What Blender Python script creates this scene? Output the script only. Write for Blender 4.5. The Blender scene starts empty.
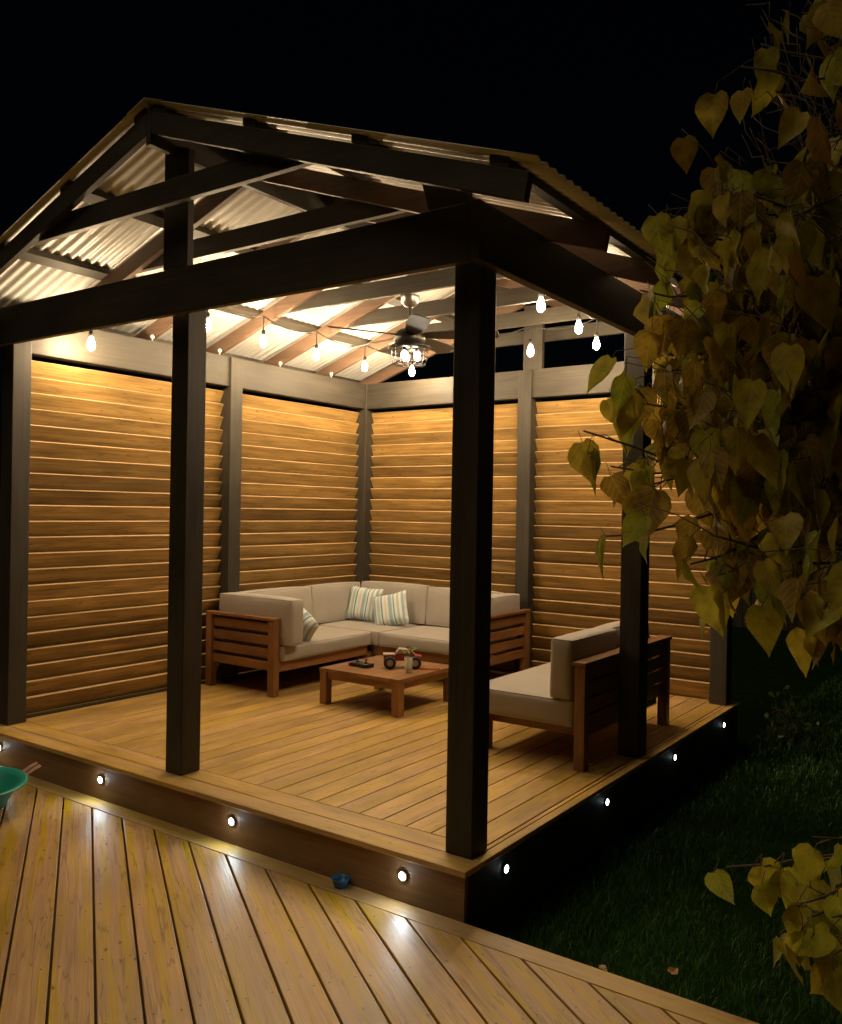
import bpy, bmesh, math, random
from mathutils import Vector, Matrix, Euler, noise
R = math.radians
random.seed(7)
S = bpy.context.scene
C = S.collection

# ------------------------------------------------------------------ camera
F, CX, CY, CZ, YAW, PIT, ROLL = 868.177, 2.0124, -3.28194, 1.54519, 0.6145, -0.00198, 0.0164
fw = Vector((-math.sin(YAW)*math.cos(PIT), math.cos(YAW)*math.cos(PIT), math.sin(PIT)))
rt = Vector((math.cos(YAW), math.sin(YAW), 0)); up = rt.cross(fw)
rt2 = rt*math.cos(ROLL)+up*math.sin(ROLL); up2 = -rt*math.sin(ROLL)+up*math.cos(ROLL)
cam = bpy.data.objects.new('camera', bpy.data.cameras.new('camera')); C.objects.link(cam)
cam.data.sensor_fit = 'HORIZONTAL'; cam.data.sensor_width = 36; cam.data.lens = F/842*36
cam.data.clip_start = .05; cam.data.clip_end = 400
M = Matrix((rt2, up2, -fw)).transposed().to_4x4(); M.translation = (CX, CY, CZ)
cam.matrix_world = M
S.camera = cam
CAM = Vector((CX, CY, CZ))
def at(u, v, d):
    return CAM + d*(fw + rt2*(u-421)/F - up2*(v-512)/F)

# ------------------------------------------------------------------ helpers
def rgb(c): return (c[0], c[1], c[2], 1)
def newmat(name):
    m = bpy.data.materials.new(name); m.use_nodes = True
    return m, m.node_tree, m.node_tree.nodes['Principled BSDF']
def plain(name, col, rough=.6, metal=0, noise_amt=.25, scale=12, bump=0., sheen=0., coat=0.):
    m, t, b = newmat(name); N = t.nodes; L = t.links
    tc = N.new('ShaderNodeTexCoord'); n = N.new('ShaderNodeTexNoise'); n.inputs['Scale'].default_value = scale
    n.inputs['Detail'].default_value = 6
    L.new(tc.outputs['Object'], n.inputs['Vector'])
    mx = N.new('ShaderNodeMix'); mx.data_type = 'RGBA'
    mx.inputs[6].default_value = rgb([c*(1-noise_amt) for c in col]); mx.inputs[7].default_value = rgb([min(1, c*(1+noise_amt)) for c in col])
    L.new(n.outputs['Fac'], mx.inputs[0]); L.new(mx.outputs[2], b.inputs['Base Color'])
    b.inputs['Roughness'].default_value = rough; b.inputs['Metallic'].default_value = metal
    b.inputs['Coat Weight'].default_value = coat
    if sheen: b.inputs['Sheen Weight'].default_value = sheen
    if bump:
        bp = N.new('ShaderNodeBump'); bp.inputs['Strength'].default_value = bump; bp.inputs['Distance'].default_value = .004
        L.new(n.outputs['Fac'], bp.inputs['Height']); L.new(bp.outputs[0], b.inputs['Normal'])
    return m
def wood(name, a, b_, axis='x', rough=.5, c=None, knots=.5, bump=.3, spread=.35, grain=1.0, spec=.5, patch=(.72,1.18), cs=9, crack=0, psc=6):
    """board wood: per-board tone from the face attribute rnd, long grain, patches, knots"""
    m, t, bs = newmat(name); N = t.nodes; L = t.links
    tc = N.new('ShaderNodeTexCoord')
    at_ = N.new('ShaderNodeAttribute'); at_.attribute_name = 'rnd'
    # shift per board
    comb = N.new('ShaderNodeVectorMath'); comb.operation = 'SCALE'; comb.inputs[0].default_value = (13.1, 7.7, 29.3)
    L.new(at_.outputs['Fac'], comb.inputs['Scale'])
    add = N.new('ShaderNodeVectorMath'); add.operation = 'ADD'
    L.new(tc.outputs['Object'], add.inputs[0]); L.new(comb.outputs[0], add.inputs[1])
    def mapped(sl, sc):
        mp = N.new('ShaderNodeMapping'); k = [sc]*3; k['xyz'.index(axis)] = sl
        mp.inputs['Scale'].default_value = k; L.new(add.outputs[0], mp.inputs['Vector']); return mp
    g = N.new('ShaderNodeTexNoise'); g.inputs['Scale'].default_value = 1; g.inputs['Detail'].default_value = 8; g.inputs['Roughness'].default_value = .65
    g.inputs['Distortion'].default_value = .6
    L.new(mapped(1.6, 55).outputs[0], g.inputs['Vector'])
    g2 = N.new('ShaderNodeTexNoise'); g2.inputs['Scale'].default_value = 1; g2.inputs['Detail'].default_value = 3
    L.new(mapped(1.1, cs).outputs[0], g2.inputs['Vector'])
    pt = N.new('ShaderNodeTexNoise'); pt.inputs['Scale'].default_value = 1; pt.inputs['Detail'].default_value = 4
    L.new(mapped(2.2, psc).outputs[0], pt.inputs['Vector'])
    r1 = N.new('ShaderNodeMapRange'); r1.inputs[1].default_value = .3; r1.inputs[2].default_value = .7; L.new(g.outputs['Fac'], r1.inputs[0])
    m1 = N.new('ShaderNodeMix'); m1.data_type = 'RGBA'; m1.inputs[6].default_value = rgb(a); m1.inputs[7].default_value = rgb(b_)
    L.new(r1.outputs[0], m1.inputs[0])
    last = m1.outputs[2]
    if c:
        r2 = N.new('ShaderNodeMapRange'); r2.inputs[1].default_value = .44; r2.inputs[2].default_value = .60; L.new(g2.outputs['Fac'], r2.inputs[0])
        m2 = N.new('ShaderNodeMix'); m2.data_type = 'RGBA'; m2.inputs[7].default_value = rgb(c); L.new(r2.outputs[0], m2.inputs[0]); L.new(last, m2.inputs[6]); last = m2.outputs[2]
    # per board value and patchiness
    mr = N.new('ShaderNodeMapRange'); mr.inputs[3].default_value = 1-spread; mr.inputs[4].default_value = 1+spread; L.new(at_.outputs['Fac'], mr.inputs[0])
    mp = N.new('ShaderNodeMapRange'); mp.inputs[1].default_value = .3; mp.inputs[2].default_value = .7; mp.inputs[3].default_value = patch[0]; mp.inputs[4].default_value = patch[1]; L.new(pt.outputs['Fac'], mp.inputs[0])
    mul = N.new('ShaderNodeMath'); mul.operation = 'MULTIPLY'; L.new(mr.outputs[0], mul.inputs[0]); L.new(mp.outputs[0], mul.inputs[1])
    val = mul.outputs[0]
    if knots:
        vo = N.new('ShaderNodeTexVoronoi'); vo.inputs['Scale'].default_value = 1
        wn = N.new('ShaderNodeTexNoise'); wn.inputs['Scale'].default_value = 30; L.new(tc.outputs['Object'], wn.inputs['Vector'])
        wv = N.new('ShaderNodeVectorMath'); wv.operation = 'MULTIPLY_ADD'; wv.inputs[1].default_value = (.35,.35,.35)
        L.new(wn.outputs['Color'], wv.inputs[0]); L.new(mapped(7, 16).outputs[0], wv.inputs[2]); L.new(wv.outputs[0], vo.inputs['Vector'])
        kr = N.new('ShaderNodeMapRange'); kr.inputs[1].default_value = .06; kr.inputs[2].default_value = .12; kr.inputs[3].default_value = 1-knots; kr.inputs[4].default_value = 1
        L.new(vo.outputs['Distance'], kr.inputs[0])
        sc_ = N.new('ShaderNodeSeparateColor'); L.new(vo.outputs['Color'], sc_.inputs[0])
        gt = N.new('ShaderNodeMath'); gt.operation = 'GREATER_THAN'; gt.inputs[1].default_value = .35; L.new(sc_.outputs[0], gt.inputs[0])
        mxk = N.new('ShaderNodeMath'); mxk.operation = 'MAXIMUM'; L.new(gt.outputs[0], mxk.inputs[0]); L.new(kr.outputs[0], mxk.inputs[1])
        k2 = N.new('ShaderNodeMath'); k2.operation = 'MULTIPLY'; L.new(val, k2.inputs[0]); L.new(mxk.outputs[0], k2.inputs[1]); val = k2.outputs[0]
    if crack:
        cn = N.new('ShaderNodeTexNoise'); cn.inputs['Scale'].default_value = 1; cn.inputs['Detail'].default_value = 2; cn.inputs['Distortion'].default_value = .3
        L.new(mapped(1.3, 24).outputs[0], cn.inputs['Vector'])
        c1 = N.new('ShaderNodeMath'); c1.operation = 'SUBTRACT'; c1.inputs[1].default_value = .5; L.new(cn.outputs['Fac'], c1.inputs[0])
        c2 = N.new('ShaderNodeMath'); c2.operation = 'ABSOLUTE'; L.new(c1.outputs[0], c2.inputs[0])
        c3 = N.new('ShaderNodeMapRange'); c3.inputs[1].default_value = .004; c3.inputs[2].default_value = .018; c3.inputs[3].default_value = 1-crack; c3.inputs[4].default_value = 1; L.new(c2.outputs[0], c3.inputs[0])
        c4 = N.new('ShaderNodeMath'); c4.operation = 'MULTIPLY'; L.new(val, c4.inputs[0]); L.new(c3.outputs[0], c4.inputs[1]); val = c4.outputs[0]
    vs = N.new('ShaderNodeVectorMath'); vs.operation = 'SCALE'; L.new(last, vs.inputs[0]); L.new(val, vs.inputs['Scale'])
    L.new(vs.outputs[0], bs.inputs['Base Color'])
    rr = N.new('ShaderNodeMapRange'); rr.inputs[3].default_value = max(.05, rough-.12); rr.inputs[4].default_value = rough+.15; L.new(pt.outputs['Fac'], rr.inputs[0])
    L.new(rr.outputs[0], bs.inputs['Roughness']); bs.inputs['Specular IOR Level'].default_value = spec
    bp = N.new('ShaderNodeBump'); bp.inputs['Strength'].default_value = bump; bp.inputs['Distance'].default_value = .003
    L.new(g.outputs['Fac'], bp.inputs['Height']); L.new(bp.outputs[0], bs.inputs['Normal'])
    return m
def glow(name, col, strength):
    m = bpy.data.materials.new(name); m.use_nodes = True; t = m.node_tree
    t.nodes.remove(t.nodes['Principled BSDF']); e = t.nodes.new('ShaderNodeEmission')
    e.inputs[0].default_value = rgb(col); e.inputs[1].default_value = strength
    t.links.new(e.outputs[0], t.nodes['Material Output'].inputs[0]); return m

def BM():
    b = bmesh.new(); b.faces.layers.float.new('rnd'); return b
def hexa(bm, P, r=None):
    """8 corners: bottom 4 ccw, top 4 ccw"""
    ly = bm.faces.layers.float['rnd']; r = random.random() if r is None else r
    v = [bm.verts.new(p) for p in P]
    for f in ((3,2,1,0), (4,5,6,7), (0,1,5,4), (1,2,6,5), (2,3,7,6), (3,0,4,7)):
        q = bm.faces.new([v[i] for i in f]); q[ly] = r
    return v
def box(bm, x0, x1, y0, y1, z0, z1, r=None):
    return hexa(bm, [(x0,y0,z0),(x1,y0,z0),(x1,y1,z0),(x0,y1,z0),(x0,y0,z1),(x1,y0,z1),(x1,y1,z1),(x0,y1,z1)], r)
def bar(bm, p0, p1, w, h, upv=(0,0,1), r=None):
    p0 = Vector(p0); p1 = Vector(p1); d = (p1-p0).normalized(); s = d.cross(Vector(upv)).normalized(); u = s.cross(d)
    c = [(-1,-1),(1,-1),(1,1),(-1,1)]
    P = [p0+s*w/2*a+u*h/2*b for a, b in c]+[p1+s*w/2*a+u*h/2*b for a, b in c]
    return hexa(bm, P, r)
def prism(bm, pts, axis, a0, a1, r=None):
    """extrude polygon pts (2D in remaining axes) along axis"""
    ly = bm.faces.layers.float['rnd']; r = random.random() if r is None else r
    def mk(p, a):
        return {'x': (a, p[0], p[1]), 'y': (p[0], a, p[1]), 'z': (p[0], p[1], a)}[axis]
    A = [bm.verts.new(mk(p, a0)) for p in pts]; B = [bm.verts.new(mk(p, a1)) for p in pts]
    n = len(pts)
    fs = [bm.faces.new(A[::-1]), bm.faces.new(B)]+[bm.faces.new((A[i], A[(i+1)%n], B[(i+1)%n], B[i])) for i in range(n)]
    for f in fs: f[ly] = r
def lathe(bm, prof, c=(0,0,0), seg=24, capb=True, capt=True):
    rings = []
    for r, z in prof:
        rings.append([bm.verts.new((c[0]+r*math.cos(2*math.pi*i/seg), c[1]+r*math.sin(2*math.pi*i/seg), c[2]+z)) for i in range(seg)])
    for a, b in zip(rings, rings[1:]):
        for i in range(seg): bm.faces.new((a[i], a[(i+1)%seg], b[(i+1)%seg], b[i]))
    if capb: bm.faces.new(rings[0][::-1])
    if capt: bm.faces.new(rings[-1])
def tube(bm, pts, r, seg=8, taper=None):
    pts = [Vector(p) for p in pts]; rings = []
    n = len(pts); s = None
    for i, p in enumerate(pts):
        d = (pts[min(i+1, n-1)]-pts[max(i-1, 0)]).normalized()
        if s is None:
            s = d.cross(Vector((0,0,1)));
            if s.length < .1: s = d.cross(Vector((1,0,0)))
        s = (s-d*s.dot(d)).normalized(); u = d.cross(s)
        rr = r if taper is None else r+(taper-r)*i/(n-1)
        rings.append([bm.verts.new(p+(s*math.cos(2*math.pi*k/seg)+u*math.sin(2*math.pi*k/seg))*rr) for k in range(seg)])
    for a, b in zip(rings, rings[1:]):
        for i in range(seg): bm.faces.new((a[i], a[(i+1)%seg], b[(i+1)%seg], b[i]))
    bm.faces.new(rings[0][::-1]); bm.faces.new(rings[-1])
def put(name, bm, mat, parent=None, bevel=0, smooth=False, loc=None, local=False, sub=0, recalc=True, label=None):
    """links bm as one mesh object; bm is in world coordinates unless local"""
    base = Vector((0,0,0))
    if parent is not None and not local:
        p = parent
        while p: base += Vector(p.location); p = p.parent
    o_loc = Vector(loc) if loc else Vector((0,0,0))
    if not local: bmesh.ops.translate(bm, verts=bm.verts, vec=-(base+o_loc))
    if recalc: bmesh.ops.recalc_face_normals(bm, faces=bm.faces)
    me = bpy.data.meshes.new(name); bm.to_mesh(me); bm.free()
    if smooth:
        for f in me.polygons: f.use_smooth = True
    me.materials.append(mat)
    o = bpy.data.objects.new(name, me); C.objects.link(o); o.location = o_loc
    if parent is not None: o.parent = parent
    if bevel:
        b = o.modifiers.new('bevel', 'BEVEL'); b.width = bevel; b.segments = 2; b.limit_method = 'ANGLE'; b.angle_limit = R(40)
    if sub:
        s_ = o.modifiers.new('sub', 'SUBSURF'); s_.levels = sub; s_.render_levels = sub
    if label: o['label'] = label
    return o
def tag(o, label=None, cat=None, group=None, kind=None):
    if label: o['label'] = label
    if cat: o['category'] = cat
    if group: o['group'] = group
    if kind: o['kind'] = kind
    return o
def thing(name, loc, label, cat, group=None, rz=0):
    o = bpy.data.objects.new(name, None); C.objects.link(o); o.location = loc; o.rotation_euler.z = rz
    o.empty_display_size = .1
    return tag(o, label, cat, group)

# ------------------------------------------------------------------ materials
CH = (.030, .027, .020)
def stain(axis):   # dark charcoal-brown stain
    return wood('charcoal_stain_'+axis, (.036,.031,.023), (.060,.052,.040), axis, rough=.55, knots=.25, spread=.10, bump=.25, spec=.3)
ST = {k: stain(k) for k in 'xyz'}
CED = {k: wood('cedar_rafter_'+k, (.095,.055,.034), (.155,.094,.060), k, rough=.6, knots=.4, spread=.18) for k in 'xy'}
DECKY = wood('deck_board_y', (.42,.255,.10), (.58,.37,.16), 'y', rough=.46, c=(.50,.32,.06), cs=16, crack=.25, knots=.5, spread=.13, bump=.22)
DECKX = wood('deck_board_x', (.42,.255,.10), (.58,.37,.16), 'x', rough=.46, c=(.50,.32,.06), cs=16, crack=.25, knots=.5, spread=.12, bump=.22)
LOWX = wood('lower_deck_board', (.34,.19,.075), (.55,.33,.145), 'x', rough=.42, c=(.46,.28,.0), knots=.7, spread=.16, bump=.6, cs=26, crack=.38, patch=(.8,1.15))
SLATX = wood('slat_x', (.22,.125,.035), (.47,.295,.09), 'x', rough=.55, knots=.6, spread=.30, bump=.4, patch=(.66,1.20), psc=14, crack=.3)
SLATY = wood('slat_y', (.22,.125,.035), (.47,.295,.09), 'y', rough=.55, knots=.6, spread=.30, bump=.4, patch=(.66,1.20), psc=14, crack=.3)
EDGE = {k: wood('slat_edge_'+k, (.42,.27,.13), (.54,.36,.19), k, rough=.6, knots=0, spread=.1) for k in 'xy'}  # paler edge wood: lamplight catching the slat edges is put into the colour
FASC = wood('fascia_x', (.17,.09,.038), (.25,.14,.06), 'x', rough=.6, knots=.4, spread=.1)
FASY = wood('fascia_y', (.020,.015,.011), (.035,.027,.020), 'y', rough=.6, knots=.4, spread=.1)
TEAK = {k: wood('teak_'+k, (.20,.092,.036), (.31,.155,.062), k, rough=.42, knots=0, spread=.14, bump=.15) for k in 'xyz'}
BLACK = plain('black_plastic', (.015,.015,.016), .4)
METAL = plain('dark_metal', (.05,.047,.043), .38, .7)
GREYM = plain('brushed_metal', (.45,.43,.40), .35, .9)
WHITE = plain('white_socket', (.75,.73,.68), .4)

def fabric(name, col):
    m, t, b = newmat(name); N = t.nodes; L = t.links
    tc = N.new('ShaderNodeTexCoord')
    n = N.new('ShaderNodeTexNoise'); n.inputs['Scale'].default_value = 5; n.inputs['Detail'].default_value = 5
    w = N.new('ShaderNodeTexNoise'); w.inputs['Scale'].default_value = 420
    L.new(tc.outputs['Object'], n.inputs['Vector']); L.new(tc.outputs['Object'], w.inputs['Vector'])
    mx = N.new('ShaderNodeMix'); mx.data_type = 'RGBA'; mx.inputs[6].default_value = rgb([c*.86 for c in col]); mx.inputs[7].default_value = rgb([c*1.12 for c in col])
    ad = N.new('ShaderNodeMath'); ad.operation = 'MULTIPLY_ADD'; ad.inputs[1].default_value = .5; L.new(w.outputs['Fac'], ad.inputs[0])
    h = N.new('ShaderNodeMath'); h.operation = 'MULTIPLY'; h.inputs[1].default_value = .5; L.new(n.outputs['Fac'], h.inputs[0]); L.new(h.outputs[0], ad.inputs[2])
    L.new(ad.outputs[0], mx.inputs[0]); L.new(mx.outputs[2], b.inputs['Base Color']); b.inputs['Roughness'].default_value = .9
    b.inputs['Sheen Weight'].default_value = .2
    bp = N.new('ShaderNodeBump'); bp.inputs['Strength'].default_value = .35; bp.inputs['Distance'].default_value = .02
    L.new(n.outputs['Fac'], bp.inputs['Height']); L.new(bp.outputs[0], b.inputs['Normal'])
    return m
CUSH = fabric('grey_taupe_fabric', (.39, .36, .325))
def striped(name):
    m, t, b = newmat(name); N = t.nodes; L = t.links
    tc = N.new('ShaderNodeTexCoord'); sp = N.new('ShaderNodeSeparateXYZ'); L.new(tc.outputs['Object'], sp.inputs[0])
    ml = N.new('ShaderNodeMath'); ml.operation = 'MULTIPLY_ADD'; ml.inputs[1].default_value = 1/.36; ml.inputs[2].default_value = .5
    L.new(sp.outputs[0], ml.inputs[0])
    cr = N.new('ShaderNodeValToRGB'); cr.color_ramp.interpolation = 'CONSTANT'
    W = (.70,.74,.74); B1 = (.12,.27,.36); G = (.42,.52,.50); Y = (.60,.56,.42); B2 = (.32,.47,.56)
    st = [(0,W),(.08,B2),(.13,W),(.18,G),(.26,W),(.29,B1),(.33,W),(.40,Y),(.44,W),(.50,B2),(.60,W),(.64,B1),(.67,W),(.74,G),(.80,W),(.86,B2),(.92,W)]
    e = cr.color_ramp.elements
    e[0].position = 0; e[0].color = rgb(W); e[1].position = st[1][0]; e[1].color = rgb(st[1][1])
    for p, c in st[2:]: q = e.new(p); q.color = rgb(c)
    L.new(ml.outputs[0], cr.inputs[0]); L.new(cr.outputs[0], b.inputs['Base Color']); b.inputs['Roughness'].default_value = .9
    return m
STRIPE = striped('striped_fabric')

# ------------------------------------------------------------------ world (night)
w = bpy.data.worlds.new('World'); S.world = w; w.use_nodes = True
t = w.node_tree; sky = t.nodes.new('ShaderNodeTexSky'); sky.sky_type = 'NISHITA'; sky.sun_disc = False
sky.sun_elevation = R(62); sky.sun_rotation = R(212)
t.links.new(sky.outputs[0], t.nodes['Background'].inputs[0]); t.nodes['Background'].inputs[1].default_value = .0002

sun = bpy.data.objects.new('sun', bpy.data.lights.new('sun', 'SUN')); C.objects.link(sun)  # no sun: soft fill lamp added at night for unseen light behind camera
sun.data.energy = .50; sun.data.angle = R(30); sun.data.color = (1.0, .80, .48); sun.location = (-6, -10, 8)
sun.rotation_euler = Vector((.25, .40, -.88)).to_track_quat('-Z', 'Y').to_euler()

# ------------------------------------------------------------------ dimensions
p = .14; W_ = 3.93; D_ = 4.04
XC = -1.965; SL = .351; ZR = 3.700          # ridge x, slope, rafter top at the ridge
def zt(x): return ZR-SL*abs(x-XC)            # top of rafter
TH = .122                                     # rafter vertical depth
LOW = -.231
GR = -.40
BZ0, BZ1 = 2.612, 2.876                      # perimeter beams
YK = [-.285]+[-.25+.735*k for k in range(1, 7)]

# ------------------------------------------------------------------ raised deck
deck = thing('raised_deck', (XC, 2, 0), 'raised square timber deck platform carrying the gazebo, bordered with longer boards', 'deck')
DT = .028
b = BM()
x = -3.85
while x < -.004:
    x1 = min(x+.1402, -.0045)
    box(b, x, x1, .156, D_+.10, -DT, random.uniform(-.0008, .0008)); x += .147
for k in range(27):
    for yy in (.24, .68, 1.14, 1.60, 2.06, 2.52, 2.98, 3.44, 3.90):
        for off in (.028, .116):
            cx_ = -3.85+k*.147+off
            if cx_ > -.01: continue
            f = b.faces.new([b.verts.new((cx_+.004*math.cos(a*math.pi/3), yy+.004*math.sin(a*math.pi/3), .0016)) for a in range(6)]); f.material_index = 1
o = put('decking', b, DECKY, deck, bevel=.003); o.data.materials.append(METAL)
b = BM()
box(b, -4.02, .050, -.128, .0045, -DT, .0)
box(b, -4.02, -.004, .0095, .1515, -DT, .0005)
put('border_board', b, DECKX, deck, bevel=.004)
b = BM()
box(b, .0005, .050, .0095, D_+.10, -DT, .0); put('edge_board', b, DECKY, deck, bevel=.004); b = BM()
box(b, -4.02, -3.8545, .156, D_+.10, -DT, 0)
put('edge_board', b, DECKY, deck, bevel=.004)
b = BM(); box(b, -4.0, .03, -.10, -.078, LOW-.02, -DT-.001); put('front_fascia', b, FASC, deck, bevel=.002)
b = BM(); box(b, .004, .03, -.077, D_+.08, GR-.05, -DT-.001)
box(b, -4.0, -3.974, -.077, D_+.08, GR-.05, -DT-.001); box(b, -3.973, .003, D_+.058, D_+.08, GR-.05, -DT-.001)
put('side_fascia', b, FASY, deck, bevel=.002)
b = BM()
for k in range(9):
    yy = .2+k*.46; box(b, -3.97, 0, yy, yy+.045, -.17, -DT-.002)
for yy in (.3, 3.6):
    for k in range(5):
        xx = -3.8+k*.9; box(b, xx, xx+.09, yy+.06, yy+.15, GR-.1, -.171)
put('joist', b, ST['x'], deck)
LENS = glow('step_light_led', (.80, .93, 1.0), 240); LENS2 = glow('side_step_light_led', (.80, .93, 1.0), 22)
def step_light(loc, ang):
    b = bmesh.new(); lathe(b, [(.021,0),(.024,.002),(.024,.006),(.0175,.008),(.0165,.004)], seg=20, capt=False)
    bmesh.ops.rotate(b, verts=b.verts, matrix=Matrix.Rotation(R(90), 3, 'X'))
    bmesh.ops.rotate(b, verts=b.verts, matrix=Matrix.Rotation(ang, 3, 'Z'))
    o = put('step_light', b, GREYM, deck, smooth=False, local=True)
    o.location = Vector(loc)-Vector(deck.location)
    b = bmesh.new(); lathe(b, [(.018,.0065),(.015,.0105),(.005,.013)], seg=16)
    bmesh.ops.rotate(b, verts=b.verts, matrix=Matrix.Rotation(R(90), 3, 'X'))
    bmesh.ops.rotate(b, verts=b.verts, matrix=Matrix.Rotation(ang, 3, 'Z'))
    put('led_lens', b, LENS if ang == 0 else LENS2, o, smooth=True, local=True)
for xx in (-3.70, -2.561, -1.418, -.298): step_light((xx, -.1005, -.112), 0)
for yy in (.251, 1.417, 2.571, 3.716): step_light((.0305, yy, -.112), R(90))

# ------------------------------------------------------------------ lower deck
AN = math.atan2(-.867, 1.30)
def lower_deck():
    b = BM()
    # local frame: x along boards
    org = Vector((-1.345, -.213)); ux = Vector((math.cos(AN), math.sin(AN))); uy = Vector((-ux.y, ux.x))
    pitch = .2855*abs(math.sin(AN)); gap = .0095
    # clip boards against border line y=-.215 and a right edge
    def clip(poly, f):
        out = []
        for i in range(len(poly)):
            a, c = poly[i], poly[(i+1) % len(poly)]
            fa, fc = f(a), f(c)
            if fa <= 0: out.append(a)
            if (fa < 0) != (fc < 0) and fa != fc:
                out.append(a+(c-a)*(fa/(fa-fc)))
        return out
    inv = Matrix.Rotation(-AN, 2)
    for k in range(-42, 34):
        y0 = k*pitch+gap/2; y1 = (k+1)*pitch-gap/2
        for (s0, s1) in ((-9, 9),):
            P = [org+ux*s0+uy*y0, org+ux*s1+uy*y0, org+ux*s1+uy*y1, org+ux*s0+uy*y1]
            P = clip(P, lambda q: q.y+.219); 
            if len(P) > 2: P = clip(P, lambda q: -5.2-q.x)
            if len(P) > 2: P = clip(P, lambda q: q.x-3.6)
            if len(P) > 2: P = clip(P, lambda q: -5.6-q.y)
            if len(P) < 3: continue
            Q = [inv @ (q-org) for q in P]
            dz = random.uniform(-.0012, .0012)
            prism(b, [(q.x, q.y) for q in Q], 'z', LOW-.028, LOW+dz)
    # screw heads, two per board and joist
    for k in range(-16, 14):
        for j in range(-10, 14):
            for off in (.03, pitch-.03):
                lx = j*.45+random.uniform(-.006, .006); ly2 = k*pitch+off+random.uniform(-.004, .004)
                wp = org+ux*lx+uy*ly2
                if wp.y > -.235 or wp.x > 3.5: continue
                vs = [b.verts.new((lx+.0042*math.cos(a*math.pi/4), ly2+.0042*math.sin(a*math.pi/4), LOW+.0016)) for a in range(8)]
                f = b.faces.new(vs); f.material_index = 1
    o = put('lower_deck', b, LOWX, bevel=.003, local=True)
    o.data.materials.append(METAL)
    o.location = (org.x, org.y, 0); o.rotation_euler.z = AN
    tag(o, 'lower deck of long diagonal weathered boards in front of the gazebo step', kind='structure')
    b = BM(); box(b, -5.2, 3.6, -.215, -.1025, LOW-.028, LOW+.0005)
    o = put('lower_deck_border', b, DECKX, bevel=.003); tag(o, 'single border board closing the lower deck along the step', kind='structure')
    b = BM()
    box(b, .035, 3.6, -.135, -.113, GR-.1, LOW-.030); box(b, -5.2, 3.6, -5.6, -.24, LOW-.15, LOW-.06)
    o = put('lower_deck_base', b, FASC); tag(o, 'dark timber skirt and joists under the lower deck', kind='structure')
lower_deck()

# ------------------------------------------------------------------ gazebo
gz = thing('gazebo', (XC, 2, 0), 'dark stained open gable timber gazebo with corrugated roof and louvred slat walls', 'gazebo')
XM, YV, XQ, YP = -1.956, 2.0035, -1.823, 1.988
posts = [(-W_, 0), (XM-p, 0), (-p, 0), (-p, YP), (-p, D_-p), (-W_, YV), (-W_, D_-p), (XQ-p, D_-p)]
for (x, y) in posts:
    b = BM(); box(b, x, x+p, y, y+p, .001, BZ1-.003); put('post', b, ST['z'], gz, bevel=.006)
# perimeter beams
b = BM(); box(b, -4.15, .004, -.12, -.072, BZ0+.012, BZ1); box(b, -3.92, -3.80, -.071, -.001, BZ0+.05, BZ1-.01); box(b, -.13, -.045, -.071, -.001, BZ0+.05, BZ1-.01); put('beam', b, ST['x'], gz, bevel=.005)
b = BM(); box(b, .006, .062, -.122, D_+.05, BZ0+.012, BZ1+.004); put('beam', b, ST['y'], gz, bevel=.005)
b = BM(); box(b, -3.925, -3.812, .001, D_-.13, BZ0+.001, BZ1+.001); put('beam', b, ST['y'], gz, bevel=.005)
b = BM(); box(b, -3.80, -.143, 3.918, 4.03, BZ0, BZ1); put('beam', b, ST['x'], gz, bevel=.005)
# king posts
b = BM(); prism(b, [(-2.035,BZ1+.002),(-1.83,BZ1+.002),(-1.83,3.525),(-1.943,3.564),(-1.943,3.512),(-1.987,3.512),(-1.987,3.564),(-2.035,3.55)], 'y', -.118, -.075); put('king_post', b, ST['z'], gz, bevel=.003)
b = BM(); box(b, -1.99, -1.79, 4.041, 4.085, 2.3, 3.51); put('king_post', b, ST['z'], gz, bevel=.003)
# packing board at the corner
b = BM(); prism(b, [(-.205, 2.879), (-.001, 2.879), (-.001, 3.0), (-.262, 3.06)], 'y', -.119, -.078); put('packing_board', b, ST['x'], gz, bevel=.002)
# ridge board
b = BM(); box(b, XC-.02, XC+.02, -.285, YK[-1]+.04, 3.515, 3.708); put('ridge_board', b, ST['y'], gz, bevel=.003)
RE = 2.352
for k, y in enumerate(YK):
    m_ = ST['x'] if k == 0 else CED['x']
    for s in (-1, 1):
        xa = XC+s*.0215; xb = XC+s*RE
        b = BM(); prism(b, [(xa, zt(xa)-TH), (xb+s*-.02, zt(xb)-TH*.92), (xb, zt(xb)), (xa, zt(xa))], 'y', y, y+.04)
        put('rafter', b, m_, gz, bevel=.003)
    # collar tie just behind the rafter
    z0, z1 = 3.185, 3.313
    def xr(z, off=0): return (ZR-off-z)/SL
    b = BM(); h0 = xr(z0)-.03; h1 = xr(z1)-.03
    prism(b, [(XC-h0, z0), (XC+h0, z0), (XC+h1, z1), (XC-h1, z1)], 'y', y+.042, y+.082)
    put('collar_tie', b, ST['x'], gz, bevel=.003)
for s in (-1, 1):
    for off in (.035, .74, 1.445, 2.17):
        xa = XC+s*off; xb = XC+s*(off+.09)
        b = BM(); prism(b, [(xa, zt(xa)+.001), (xb, zt(xb)+.001), (xb, zt(xb)+.040), (xa, zt(xa)+.040)], 'y', -.286, YK[-1]+.09)
        put('purlin', b, ST['y'], gz, bevel=.002)
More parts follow.
